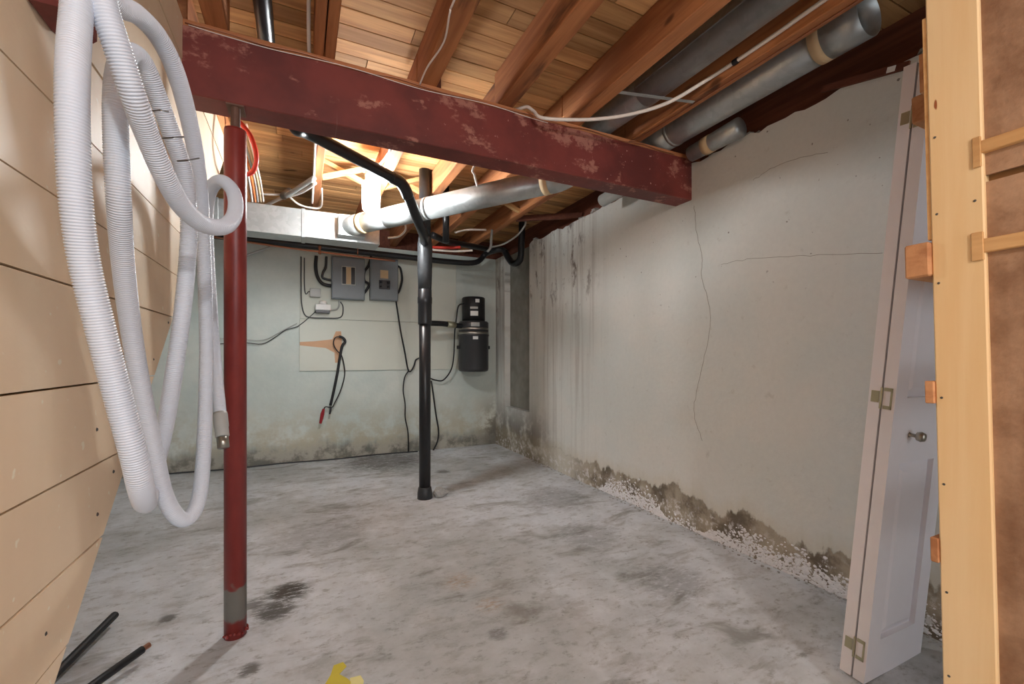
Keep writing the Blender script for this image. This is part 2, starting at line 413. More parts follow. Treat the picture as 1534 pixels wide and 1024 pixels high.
for px, py in ((145, 643), (170, 706), (252, 483), (256, 505), (230, 538), (146, 770), (68, 949), (268, 428)):
    p = PX(px, py, XP+.002); lump(p, .0045, 1, 0, (.6, 1, 1), b)
put('nail_heads', b, 'nail', wl)

# ------------------------------------------------------------------ steel beam with nailer
BY0, BY1, BZ0, BZ1 = 2.02, 2.15, 2.09, 2.345
ym = (BY0+BY1)/2; tf, tw = .014, .010
prof = [(BY0+.004, BZ0), (BY1, BZ0), (BY1, BZ0+tf*.7), (BY0+tw+.012, BZ0+tf), (BY0+tw, BZ0+tf+.012), (BY0+tw, BZ1-tf-.012), (BY0+tw+.012, BZ1-tf), (BY1, BZ1-tf*.7), (BY1, BZ1), (BY0+.004, BZ1), (BY0, BZ1-.004), (BY0, BZ0+.004)]
bm = thing('steel_beam', 'dark red painted steel beam with scuffed pinkish patches spanning the room', 'beam', (.9, ym, BZ0))
put('channel', prism(prof, 0, XP-.35, XR+.10), 'beam', bm)
put('beam_nailer', box(XP-.35, XR+.08, BY0+.004, BY1-.004, BZ1, ZJ, .002), 'plate', label='thin wooden nailer plank lying on top of the red steel beam', cat='plank')
pth = [(XP+.01+i*.13, BY0-.002+.003*math.sin(i*1.7), BZ1+.006+.005*math.sin(i*2.3)) for i in range(20)]
put('bell_wire', tube(spline(pth, 4), .0022, 6), 'copper', smooth=True, label='thin copper wire stapled along the top edge of the red beam', cat='wire')
pth = [(XP+.02+i*.13, BY0-.004+.003*math.sin(i*1.1+1), BZ1-.004+.005*math.sin(i*1.3+2)) for i in range(13)]
put('bell_wire', tube(spline(pth, 4), .0018, 6), 'cable', smooth=True, label='thin pinkish wire running just below the copper wire on the red beam', cat='wire')

# ------------------------------------------------------------------ column
cx, cy = -.232, 2.045
c = thing('support_column', 'round dark red steel support post with chipped paint under the beam', 'post', (cx, cy, 0))
put('tube', lathe([(.039, 0), (.039, 1.985), (.0375, 1.995), (.02, 1.998)], (cx, cy, 0), 36), 'column', c, True)
b = lathe([(.017, 1.99), (.017, 2.085)], (cx, cy+.005, 0), 14); box(cx-.03, cx+.03, cy-.02, cy+.07, 2.084, 2.092, 0, b)
put('jack_screw', b, 'rust', c)
b = bmesh.new()
for k in range(9):
    q = -2.6+k*.36; lump((cx+.041*math.cos(q), cy+.041*math.sin(q), .012+.012*random.random()), random.uniform(.004, .008), 1, .6, (1, 1, 1.2), b, k)
put('foot_weld', b, 'column', c)

# ------------------------------------------------------------------ joists
near = [(-.33, .075, 'dark fir joist squeezed against the boarded stair side above the beam end'),
        (.05, .038, 'slim reddish joist beside the thick white cable, one of a close pair'),
        (.50, .08, 'reddish joist with thin white wire stapled along its lower edge'),
        (.90, .08, 'heavy joist with grey weathered side and dark crack lines'),
        (1.31, .08, 'broad orange-brown joist with a pale worn streak near the beam'),
        (1.75, .065, 'orange-brown joist between the two round ducts carrying a white cable')]
for X, wd, lab in near:
    put('floor_joist', box(X, X+wd, YN, ym-.002, ZJ, ZD, .004), 'joist', label=lab, cat='joist', group='joists on the near side of the beam')
put('floor_joist', box(.093, .133, YN, ym+.04, ZJ-.002, ZD, .004), 'joist', label='dark red joist nailed beside the slim reddish joist, narrow gap between', cat='joist', group='joists on the near side of the beam')
far = [(-.47, .075, 'far joist over the hanging wires by the boarded stair side'), (.09, .05, 'pale far joist beside the cross bracing and hanging cable'),
       (.50, .08, 'pale far joist directly above the glowing lamp'), (.925, .07, 'pale far joist right behind the black vent stack top'),
       (1.31, .08, 'dim far joist crossing above the silver branch duct'), (1.75, .065, 'dim yellowish far joist nearest the stained wall')]
for X, wd, lab in far:
    put('floor_joist', box(X, X+wd, ym+.002 if X != .09 else ym+.05, YB+.06, ZJ, ZD, .004), 'joist', label=lab, cat='joist', group='joists on the far side of the beam')
put('blocking', box(.58, .64, 2.16, 2.2, ZJ+.005, ZD-.002), 'sill', label='short dark wood block wedged behind the beam beside the wired joist', cat='wood block')
def brace(x0, x1, yy, labs):
    for k in (0, 1):
        z0, z1 = (ZJ+.02, ZD-.02) if k == 0 else (ZD-.02, ZJ+.02)
        put('bridging_brace', bar((x0, yy+k*.045, z0), (x1, yy+k*.045, z1), .04, .03, (0, 0, 1)), 'brace', label=labs[k], cat='brace', group='cross braces between the far joists')
brace(.14, .50, 3.45, ('pale diagonal brace rising toward the lamp joist', 'pale diagonal brace falling toward the lamp joist'))
brace(.58, .925, 3.45, ('pale diagonal brace rising between lamp joist and vent stack', 'pale diagonal brace falling between lamp joist and vent stack'))
brace(1.39, 1.75, 3.45, ('dim diagonal brace rising above the branch duct', 'dim diagonal brace falling above the branch duct'))
put('nailing_strip', bar((1.82, 3.7, ZJ+.02), (2.32, 3.35, ZJ+.02), .03, .05), 'sill', label='dark reddish cleat angled from far joist to the stained wall top', cat='cleat')

# ------------------------------------------------------------------ ducts
r_ = thing('main_duct', 'rectangular galvanised duct hung under the joists along the back', 'duct', (0, 3.9, 2.04))
for a, e in ((-1.9, -.55), (-.55, .02), (.02, .60)): put('duct_section', box(a+.002, e-.002, 3.80, 4.0, 2.035, 2.25, .003), 'galv', r_)
for xx in (-.55, .02): put('drive_cleat', box(xx-.014, xx+.014, 3.795, 4.005, 2.03, 2.255, .003), 'galv', r_)
for xx in (-1.1, -.38): put('hanger_strap', box(xx-.012, xx+.012, 3.9, 3.902, 2.25, ZJ+.19), 'galv', r_)
Sx, Ex = PD(527, 338, 3.5), PD(838, 268, 2.7)
b2 = thing('branch_duct', 'round silver branch duct rising from the rectangular duct over the beam', 'duct', Sx)
put('boot', prism([(.27, 2.06), (.47, 2.06), (.47, 2.22), (.27, 2.22)], 1, 3.70, 3.802), 'galv', b2)
mid = lambda t: Sx+(Ex-Sx)*t
put('collar', tube([(.37, 3.78, 2.139), (.362, 3.73, 2.139), tuple(mid(.01)), tuple(mid(.06))], .078, 24), 'galv', b2, True)
put('tape_band', tube([mid(.055), mid(.085)], .0795, 24), 'tape', b2, True)
put('pipe_section', tube([mid(.07), mid(.22)], .074, 28), 'galv', b2, True)
put('pipe_section', tube([mid(.21), mid(.43)], .076, 28), 'galv', b2, True)
put('crimp', tube([mid(.425), mid(.44)], .079, 28), 'galv', b2, True)
put('pipe_section', tube([mid(.43), mid(.96)], .0765, 28), 'galv', b2, True)
put('tape_band', tube([mid(.94), mid(.965)], .0785, 28), 'tape', b2, True)
el = spline([tuple(mid(.955)), tuple(mid(1.0)), (1.52, 2.275, 2.25), (1.57, 2.26, 2.36), (1.59, 2.215, 2.445), (1.595, 2.08, 2.465), (1.595, 1.85, 2.46), (1.595, 1.72, 2.46)], 6)
put('elbow', tube(el, .074, 24), 'galv', b2, True)
put('pipe_section', tube([(1.595, 1.74, 2.46), (1.595, YN, 2.46)], .0765, 28), 'galv', b2, True)
put('seam', tube([(1.595-.077, 1.73, 2.452), (1.595-.077, YN, 2.452)], .004, 6), 'galv', b2, True)
put('hanger_strap', bar((1.375, 1.69, 2.372), (1.765, 1.585, 2.366), .02, .002), 'galv', label='thin galvanised strap slung under the silver duct between two joists', cat='strap')
d2 = thing('wall_duct', 'dusty round duct running along the top of the right foundation wall', 'duct', (2.03, 1.5, 2.33))
put('pipe_section', tube([(2.03, 1.10, 2.46), (2.03, 2.6, 2.46)], .0865, 32), 'galv', d2, True)
def ring_tube(a, c, ro, ri, seg=32):
    b = bmesh.new(); a, c = Vector(a), Vector(c); t = (c-a).normalized(); u = t.orthogonal().normalized(); v = t.cross(u); R = []
    for p, r in ((a, ri), (a, ro), (c, ro), (c, ri)): R.append([b.verts.new(p+(u*math.cos(q)+v*math.sin(q))*r) for q in [2*math.pi*k/seg for k in range(seg)]])
    for i in range(4):
        for k in range(seg): b.faces.new((R[i][k], R[i][(k+1) % seg], R[(i+1) % 4][(k+1) % seg], R[(i+1) % 4][k]))
    return b
put('open_sleeve', ring_tube((2.03, .96, 2.46), (2.03, 1.12, 2.46), .0893, .0868), 'galv', d2, True)
put('tape_band', tube([(2.03, 1.105, 2.46), (2.03, 1.15, 2.46)], .0896, 32), 'tape', d2, True)
put('crimp', tube([(2.03, 1.96, 2.46), (2.03, 1.98, 2.46)], .0895, 32), 'galv', d2, True)
put('pipe_section', tube([(2.03, 1.98, 2.46), (2.03, 2.3, 2.46)], .0875, 28), 'galv', d2, True)
e2 = thing('duct_offcut', 'short dented metal duct offcut with tan tape under the wall duct', 'duct offcut', (2.13, 1.75, 2.33))
put('offcut_body', tube([(2.152, 1.62, 2.345), (2.148, 1.95, 2.335)], [.055, .045], 18), 'galv', e2, True)
put('tape_band', tube([(2.150, 1.80, 2.3395), (2.149, 1.85, 2.338)], .0515, 18), 'tape', e2, True)
put('vent_stub', tube([(2.07, 2.3, 2.30), (2.07, 2.72, 2.285)], .045, 18), 'lgrey', smooth=True, label='short pale grey vent stub poking out below the beam end', cat='pipe')
l_ = thing('lath_strip', 'thin wooden lath resting on the wall top beside the folded door', 'lath', (2.2, 1.1, 2.2))
a, e = PX(1232, 134, XR-.006), PX(1362, 97, XR-.006)
put('lath', bar(a, e, .012, .03), 'sill', l_); q = a+(e-a)*.78; put('white_clip', bar(q, q+(e-a).normalized()*.03, .016, .022), 'white', l_)
b = bmesh.new()
for i in range(90):
    yy = random.uniform(.3, 1.0) if i < 60 else random.uniform(1, 4.2)
    if 1.93 < yy < 2.24: continue
    lump((XR+random.uniform(.02, .09), yy, ZT+random.uniform(-.02, .02)), random.uniform(.012, .035), 1, .5, (1, 1, .7), b, i)
put('mortar_rubble', b, 'lump', kind='stuff', label='grey mortar rubble lying on the ragged top of the foundation wall', cat='rubble')

# ------------------------------------------------------------------ black drains
stx, sty = .873, 3.385
s = thing('vent_stack', 'tall black plastic drain stack standing on the concrete floor', 'pipe', (stx, sty, 0))
put('pipe_section', lathe([(.0445, 0), (.0445, 1.60)], (stx, sty, 0), 28), 'abs', s, True)
put('coupling', lathe([(.052, 1.35), (.053, 1.36), (.053, 1.51), (.056, 1.515), (.056, 1.56), (.053, 1.565), (.053, 1.62), (.049, 1.625)], (stx, sty, 0), 28), 'abs', s, True)
put('wye_fitting', lathe([(.05, 1.60), (.056, 1.75), (.056, 1.98), (.052, 2.0), (.049, 2.03)], (stx, sty, 0), 28), 'abs_dusty', s, True)
put('pipe_section', lathe([(.0445, 2.02), (.0445, ZD+.002)], (stx, sty, 0), 28), 'abs', s, True)
put('floor_hub', lathe([(.058, 0), (.056, .05), (.050, .085), (.046, .09)], (stx, sty, 0), 24), 'abs_dusty', s, True)
B = PD(599, 272, 2.74)
pth = [(-.13, YN, 2.45), (-.13, 1.0, 2.45), (-.13, 2.0, 2.45), (-.13, 2.2, 2.45), (-.11, 2.30, 2.41), tuple(PD(440, 186, 2.13)), tuple(PD(470, 203, 2.27)), tuple(PD(590, 267, 2.70)), tuple(B), tuple(PD(609, 287, 2.79)), tuple(PD(624, 325, 2.93)), tuple(PD(634, 350, 3.13)), (stx-.01, sty-.03, 1.98)]
vp = thing('vent_pipe', 'long black plastic pipe sloping down from the joists into the stack', 'pipe', B)
put('pipe_run', tube(spline(pth, 6), .033, 18), 'abs', vp, True)
k0, k1 = PD(592, 268, 2.71), PD(606, 281, 2.77)
put('elbow', tube(spline([tuple(PD(586, 265, 2.685)), tuple(k0), tuple(B), tuple(k1), tuple(PD(612, 295, 2.815))], 4), .037, 18), 'abs', vp, True)
p0 = PD(640, 352, 3.36)
hd = thing('waste_pipe', 'black horizontal waste pipe with U-shaped trap along the back wall', 'pipe', (0, 4.9, 2.2))
pth = [(-1.9, 4.9, 2.235), (-.4, 4.9, 2.225), (.5, 4.9, 2.21), (1.2, 4.9, 2.2), (1.55, 4.9, 2.195), tuple(PY(712, 393, 4.88)), tuple(PY(728, 380, 4.86)), tuple(PX(742, 375, 2.0)), tuple(PX(752, 374, 2.06)), tuple(PX(758, 378, 2.09))]
put('pipe_run', tube(spline(pth, 6), .032, 14), 'abs', hd, True)
pth = [tuple(PX(x, y, X)) for x, y, X in ((756, 376, 2.085), (762, 387, 2.1), (768, 394, 2.11), (775, 393, 2.12), (780, 385, 2.13), (781, 365, 2.13), (782, 345, 2.13), (782, 333, 2.13))]
put('trap', tube(spline(pth, 5), .036, 14), 'abs', hd, True)
pth = [tuple(PY(x, y, z)) for x, y, z in ((648, 352, 3.9), (672, 362, 4.1), (705, 368, 4.4), (735, 374, 4.7), (740, 375, 4.6))]
put('branch_waste', tube(spline(pth, 5), .03, 12), 'abs', smooth=True, label='black branch waste line running back from the stack toward the trap', cat='pipe')
put('drop_pipe', lathe([(.028, 2.07), (.028, ZD+.002)], tuple(PD(668, 330, 3.75)*Vector((1, 1, 0)).length*0+Vector((PD(668, 330, 3.75).x, PD(668, 330, 3.75).y, 0))), 14), 'abs', smooth=True, label='short black drop pipe coming through the deck behind the branch duct', cat='pipe')
cp = thing('copper_line', 'thin copper water line along the back below the rectangular duct', 'pipe', (0, 4.75, 2.15))
pth = [(-1.9, 4.75, 2.26), tuple(PY(362, 361, 4.75)), tuple(PY(478, 377, 4.75)), tuple(PY(592, 391, 4.75))]
put('tube', tube(spline(pth, 5), .0095, 8), 'copper', cp, True)
put('hanger', tube([PY(536, 384, 4.75), (PY(536, 384, 4.75).x, 4.75, ZJ+.03)], .004, 6), 'copper', cp)
q = PY(479, 376, 4.75); put('valve', lathe([(.012, -.03), (.016, -.02), (.012, 0), (.008, .02), (.014, .025), (.014, .05)], q, 10), 'copper', cp, True)
put('lump_of_mortar', lump((stx+.115, sty-.02, .032), .05, 2, .5, (1.1, .9, .85), None, 3), 'lump', label='crumpled grey lump of mortar beside the foot of the stack', cat='mortar lump')

# ------------------------------------------------------------------ back wall fittings
YW = YB-.018
def pl(px, py, off=0): return PY(px, py, YW-off)
put('plywood_sheet', box(-.01, 1.785, YW, YB, .95, 1.497, .0015), 'board', label='wide white painted plywood sheet low on the back wall behind hanging cables', cat='plywood sheet')
put('plywood_sheet', box(-.005, 1.70, YW, YB, 1.501, 2.25, .0015), 'board', label='white painted plywood sheet behind the grey electrical boxes', cat='plywood sheet')
def poly_on_wall(name, pts, off, mat, **k):
    q = [pl(x, y, 0) for x, y in pts]; return put(name, prism([(p.x, p.z) for p in q], 1, YW-off, YW+.002), mat, **k)
poly_on_wall('bare_patch', [(449, 512), (470, 511), (498, 508), (503, 496), (511, 496), (512, 509), (512, 528), (506, 543), (502, 543), (501, 528), (488, 521), (449, 517)], .0008, 'bareply', label='cross-shaped bare wood patch left unpainted on the plywood', cat='bare patch')
for nm, (x0, x1), lab in (('electrical_panel', (496, 545), 'larger grey breaker box with black switches on the back wall'), ('electrical_panel', (553, 594), 'smaller grey fuse box with pale paper label beside the breaker box')):
    a, e = pl(x0, 450, 0).x, pl(x1, 450, 0).x; big = x0 < 550
    z0, z1 = (1.715, 2.165) if big else (1.725, 2.19)
    p = thing(nm, lab, 'electrical box', ((a+e)/2, YW, z0))
    put('enclosure', box(a, e, YW-.09, YW, z0, z1, .004), 'grey', p); put('cover', box(a+.008, e-.008, YW-.098, YW-.089, z0+.008, z1-.008, .003), 'grey', p)
    c0 = (a+e)/2
    if big:
        put('breaker_frame', box(c0-.07, c0+.07, YW-.102, YW-.097, z0+.15, z0+.35, .002), 'lgrey', p)
        for sx in (-1, 1): put('breaker', box(c0+sx*.045-.018, c0+sx*.045+.018, YW-.108, YW-.101, z0+.16, z0+.34, .002), 'breaker', p)
        put('paper_label', box(c0-.024, c0+.024, YW-.104, YW-.101, z0+.16, z0+.34), 'tape', p)
    else:
        put('fuse_block', box(c0-.06, c0+.06, YW-.104, YW-.097, z0+.12, z0+.22, .003), 'dgrey', p)
        for sx in (-.04, .04):
            for sz in (.145, .195): put('fuse', lathe([(.014, 0), (.014, .02), (.01, .024)], (c0+sx, YW-.11, z0+sz-.012), 10), 'breaker', p)
        put('paper_label', box(c0-.045, c0+.04, YW-.1, YW-.097, z0+.24, z0+.33), 'tape', p)
a = pl(464, 445); e = pl(480, 433)
put('junction_box', box(a.x, e.x, YW-.05, YW, a.z, e.z, .004), 'lgrey', label='small pale junction box left of the breaker box', cat='junction box')
a = pl(472, 469); e = pl(495, 457)
tr = thing('doorbell_transformer', 'small white transformer with round knob on a ledge below the boxes', 'transformer', (a.x, YW-.05, a.z))
put('body', box(a.x, e.x, YW-.08, YW, a.z+.03, e.z, .006), 'white', tr); put('shelf', box(a.x+.005, e.x-.01, YW-.07, YW, a.z, a.z+.032, .003), 'dgrey', tr)
put('knob', lathe([(.036, 0), (.036, .03), (.03, .038)], ((a.x+e.x)/2, YW-.045, e.z-.002), 16), 'white', tr, True)
def wire(name, pts, off, r, mat, lab, cat='cable', n=5):
    q = [tuple(PY(x, y, YW-off)) for x, y in pts]; return put(name, tube(spline(q, n), r, 7), mat, smooth=True, label=lab, cat=cat)
wire('feeder_cable', ((474, 383), (473, 400), (476, 415), (484, 425), (497, 428)), .05, .018, 'black', 'thick black feeder cable curving into the side of the breaker box')
wire('feeder_cable', ((489, 384), (488, 400), (484, 408), (484, 416), (498, 420)), .04, .013, 'dgrey', 'second dark feeder cable looping behind the thick one')
wire('feeder_cable', ((556, 384), (552, 398), (546, 407), (546, 420), (553, 426), (547, 437), (543, 440)), .05, .014, 'black', 'twisted dark cable between the breaker box and fuse box')
wire('feeder_cable', ((594, 398), (600, 402), (602, 420), (597, 437), (590, 440)), .05, .012, 'black', 'dark cable loop on the outer side of the fuse box')
wire('grey_wire', ((451, 384), (451, 430), (452, 455), (456, 470), (464, 475), (485, 476), (510, 475), (514, 460), (510, 452)), .01, .006, 'dgrey', 'grey wire dropping beside the plywood edge under the transformer')
wire('grey_wire', ((456, 386), (456, 425), (458, 440), (463, 436), (466, 441)), .012, .005, 'dgrey', 'kinked grey wire entering the small junction box')
wire('grey_wire', ((495, 464), (504, 463), (508, 457), (508, 450)), .02, .008, 'lgrey', 'short pale lead from the transformer up to the breaker box')
wire('phone_wire', ((300, 517), (362, 513), (392, 515), (412, 505), (428, 494), (445, 489), (460, 478), (473, 466)), .008, .0045, 'dgrey', 'thin dark wire sagging along the wall to the transformer')
wire('phone_wire', ((300, 505), (362, 508), (395, 509), (425, 494), (445, 484)), .006, .0035, 'lgrey', 'thin pale wire above the dark wire on the back wall')
wire('power_cord', ((592, 442), (597, 475), (601, 500), (606, 525), (611, 552), (615, 556), (620, 548), (623, 539), (628, 536)), .03, .009, 'black', 'black cord hanging from the fuse box to the stack')
wire('power_cord', ((612, 555), (606, 566), (604, 585), (607, 605), (607, 625), (611, 645), (612, 670), (611, 690)), .02, .007, 'black', 'black cord falling from the plywood edge to the floor')
# jumper lead
j = thing('jumper_lead', 'black cable lead looped over a nail with dark red clamp', 'cable lead', pl(508, 500))
q = [tuple(PY(x, y, YW-.04)) for x, y in ((495, 607), (500, 585), (506, 555), (512, 520), (517, 512), (514, 506), (507, 504), (501, 507), (500, 516), (505, 525), (512, 533), (516, 550), (516, 564), (510, 585), (502, 602), (497, 610), (488, 609), (485, 613))]
R = [.014]*30+[.006]*(len(spline(q, 5))-30)
put('cord', tube(spline(q, 5), R[:len(spline(q, 5))], 8), 'black', j, True)
put('clamp', tube([PY(485, 612, YW-.04), PY(483, 620, YW-.04), PY(480, 634, YW-.04)], [.012, .02, .012], 8), 'dred', j)
put('clamp_jaw', tube([PY(496, 609, YW-.04), PY(494, 620, YW-.04)], [.012, .009], 8), 'dgrey', j)
put('nail', tube([pl(508, 504), PY(508, 504, YW-.06)], .005, 6), 'nail', j)
# central vacuum
vx, vy = 1.853, YB-.205
v = thing('central_vacuum', 'charcoal central vacuum canister with white stickers hung on the back wall', 'vacuum', (vx, vy, .925))
R0 = .178
put('dirt_canister', lathe([(.15, .925), (.172, .935), (R0, .96), (R0, 1.34), (R0+.006, 1.345), (R0+.006, 1.36), (R0, 1.365)], (vx, vy, 0), 40), 'dgrey', v, True)
put('clamp_band', lathe([(R0, 1.36), (R0+.004, 1.365), (R0+.004, 1.385), (R0, 1.39)], (vx, vy, 0), 40), 'steel', v, True)
put('filter_housing', lathe([(R0, 1.385), (R0, 1.50), (.165, 1.515), (.14, 1.52)], (vx, vy, 0), 40), 'dgrey', v, True)
put('motor_housing', lathe([(.135, 1.515), (.135, 1.79), (.125, 1.80), (.05, 1.805)], (vx, vy, 0), 40), 'black', v, True)
put('trim_band', lathe([(R0+.001, 1.415), (R0+.003, 1.417), (R0+.003, 1.435), (R0+.001, 1.437)], (vx, vy, 0), 40), 'steel', v, True)
for sx in (-1, 1): put('latch', box(vx+sx*(R0+.012)-.014, vx+sx*(R0+.012)+.014, vy-.02, vy+.02, 1.19, 1.23, .004), 'black', v)
put('wall_bracket', box(vx-.06, vx+.06, vy+.1, YB, 1.2, 1.6), 'dgrey', v)
dv = Vector((vx, vy, 0)).normalized(); 
def sticker(r, dth, wth, z0, z1, mat='white'):
    b = bmesh.new(); th = math.atan2(-vy, -vx)+dth; n = 6; rows = []
    for i in range(n+1):
        q = th+(i/n-.5)*wth/r; rows.append([b.verts.new((vx+rr*math.cos(q), vy+rr*math.sin(q), z)) for rr, z in ((r+.0015, z0), (r+.0015, z1), (r-.001, z1), (r-.001, z0))])
    for i in range(n):
        for k in range(4): b.faces.new((rows[i][k], rows[i][(k+1) % 4], rows[i+1][(k+1) % 4], rows[i+1][k]))
    put('sticker', b, mat, v)
sticker(.135, .35, .05, 1.73, 1.77); sticker(.135, .05, .09, 1.655, 1.68, 'lgrey'); sticker(.135, .07, .09, 1.575, 1.63); sticker(R0, .12, .10, 1.45, 1.495, 'lgrey'); sticker(R0, .13, .06, 1.30, 1.335)
put('nozzle_pipe', tube(spline([(vx-.15, vy-.05, 1.455), (vx-.25, vy-.06, 1.46), (1.45, 4.80, 1.47), (1.27, 4.75, 1.47), (1.235, 4.74, 1.49), (1.23, 4.74, 1.56)], 4), .03, 14), 'black', v, True)
put('brass_union', tube([(1.50, 4.815, 1.468), (1.60, 4.84, 1.464)], .036, 12), 'brass', v, True)
put('power_cord', tube(spline([(vx-.13, vy-.03, 1.72), tuple(PY(687, 458, 4.88)), tuple(PY(684, 475, 4.86)), tuple(PY(681, 500, 4.88)), tuple(PY(680, 530, 4.95)), tuple(PY(676, 553, 5.0)), tuple(PY(664, 569, 5.05)), tuple(PY(652, 569, 5.05)), tuple(PY(644, 566, 5.06))], 5), .008, 7), 'black', v, True)
wire('power_cord', ((646, 570), (649, 590), (653, 620), (657, 645), (655, 662), (648, 676)), .03, .009, 'black', 'black cord hanging beside the stack under the vacuum')
b = [(-1.3+i*.28, 5.075+.02*math.sin(i*1.9), .008) for i in range(10)]
put('floor_cable', tube(spline(b, 5), .007, 6), 'dgrey', smooth=True, label='grey cable lying on the floor along the foot of the back wall', cat='cable')

# ------------------------------------------------------------------ lamp
LC = PD(556, 292, 3.044)
lp = thing('ceiling_lamp', 'glowing compact fluorescent bulb hanging under the pale joist', 'lamp', (LC.x, LC.y, ZJ))
put('mounting_box', box(LC.x-.05, .505, LC.y-.05, LC.y+.05, ZJ+.01, ZJ+.06, .004), 'white', lp)
put('socket', lathe([(.03, LC.z+.075), (.034, LC.z+.08), (.04, LC.z+.12), (.045, ZJ+.012)], (LC.x, LC.y, 0), 20), 'white', lp, True)
for k in range(4):
    q = k*math.pi/2+.4; ax = Vector((math.cos(q), math.sin(q), 0)); tn = Vector((-ax.y, ax.x, 0)); c0 = Vector((LC.x, LC.y, 0))+ax*.042
    pts = [c0+tn*.02+Vector((0, 0, LC.z+.085)), c0+tn*.02+Vector((0, 0, LC.z-.075)), c0+tn*.016+Vector((0, 0, LC.z-.098)), c0+Vector((0, 0, LC.z-.11)), c0-tn*.016+Vector((0, 0, LC.z-.098)), c0-tn*.02+Vector((0, 0, LC.z-.075)), c0-tn*.02+Vector((0, 0, LC.z+.085))]
    put('lamp_tube', tube(pts, .0125, 8), 'glow', lp, True)

# ------------------------------------------------------------------ ceiling cables
def run(name, pts, r, mat, lab, n=6, cat='cable'): return put(name, tube(spline(pts, n), r, 9), mat, smooth=True, label=lab, cat=cat)
wc = thing('white_cable', 'thick white cable sagging from the beam and clipped along a joist', 'cable', (1.74, 1.2, 2.41))
pth = [(1.0, 2.07, 2.382), (1.03, 2.03, 2.384), (1.05, 2.0, 2.378), (1.07, 1.975, 2.35), tuple(PD(815, 177, 2.21)), tuple(PD(880, 179, 2.25)), tuple(PD(940, 172, 2.21)), tuple(PD(1000, 154, 2.13)), tuple(PX(1060, 119, 1.725)), tuple(PX(1102, 92, 1.738)), tuple(PX(1170, 46, 1.739)), tuple(PX(1235, 0, 1.74)), (1.74, .3, 2.42), (1.74, YN, 2.42)]
put('sheath', tube(spline(pth, 6), .0085, 10), 'cable', wc, True)
q = PX(1102, 92, 1.738); put('clip', tube([q+Vector((0, -.012, 0)), q+Vector((0, .012, 0))], .013, 10), 'black', wc)
run('white_cable', [(.03, YN, 2.45), (.03, 1.2, 2.45), (.028, 1.75, 2.45), (.03, 1.95, 2.41), (.034, 2.06, 2.386), (.045, 2.15, 2.386), (.06, 2.25, 2.38), (.075, 2.5, 2.375), (.08, 3.0, 2.36), (.083, 3.4, 2.33), (.083, 3.78, 2.30)], .0075, 'cable', 'white cable running along the ceiling beside the close pair of joists')
run('bell_wire', [(.4955, YN, 2.38), (.4955, 1.0, 2.378), (.4955, 1.5, 2.374), (.495, 1.56, 2.363), (.52, 1.72, 2.3655), (.50, 1.9, 2.3655), (.495, 2.01, 2.352)], .004, 'cable', 'thin white wire stapled under the reddish joist left of the cracked one')
run('bell_wire', [(1.79, YN, 2.366), (1.79, .8, 2.3665), (1.785, 1.4, 2.3665), (1.775, 1.85, 2.366), (1.76, 2.0, 2.362), (1.72, 2.016, 2.352)], .0028, 'copper', 'thin copper wire stapled under the joist between the round ducts')
run('hanging_wire', [(1.11, 2.3, 2.5), tuple(PD(712, 246, 2.75)), tuple(PD(711, 262, 2.8)), tuple(PD(715, 278, 2.9))], .007, 'cable', 'short pale wire dropping behind the beam onto the branch duct')
run('hanging_wire', [tuple(PD(735, 370, 4.5)), tuple(PD(755, 365, 4.4)), tuple(PD(775, 352, 4.35)), tuple(PD(786, 338, 4.3)), tuple(PD(790, 328, 4.3)), tuple(PD(815, 327, 4.2))], .009, 'lgrey', 'pale wire loop hanging near the trap in the far corner')
run('hanging_wire', [tuple(PD(730, 377, 4.4)), tuple(PD(735, 370, 4.4)), tuple(PD(736, 358, 4.4)), tuple(PD(737, 344, 4.4))], .012, 'lgrey', 'short pale strap end tied to the black waste line')
run('hanging_wire', [tuple(PD(648, 374, 4.3)), tuple(PD(680, 376, 4.3)), tuple(PD(708, 375, 4.3))], .010, 'cable', 'straight off-white cable between the stack and waste line')
run('hanging_wire', [tuple(PD(648, 370, 4.35)), tuple(PD(670, 371, 4.35)), tuple(PD(690, 370, 4.35))], .014, 'red', 'red line lying behind the stack above the off-white cable', cat='pipe')
run('hanging_wire', [tuple(PD(682, 348, 4.1)), tuple(PD(700, 344, 4.2)), tuple(PD(728, 344, 4.3))], .009, 'cable', 'pale cable bridging two far joists behind the stack')
run('hanging_wire', [tuple(PD(581, 356, 3.6)), tuple(PD(597, 354, 3.6)), tuple(PD(607, 345, 3.55)), tuple(PD(606, 334, 3.5)), tuple(PD(598, 330, 3.5))], .008, 'cable', 'looped pale wire end below the branch duct near the lamp')
run('lamp_wire', [(LC.x+.05, LC.y-.04, ZJ+.05), tuple(PD(572, 243, 2.9)), tuple(PD(580, 232, 2.75)), tuple(PD(585, 219, 2.55)), (.47, 2.3, 2.5)], .008, 'white', 'white wire feeding the glowing lamp from behind the beam')
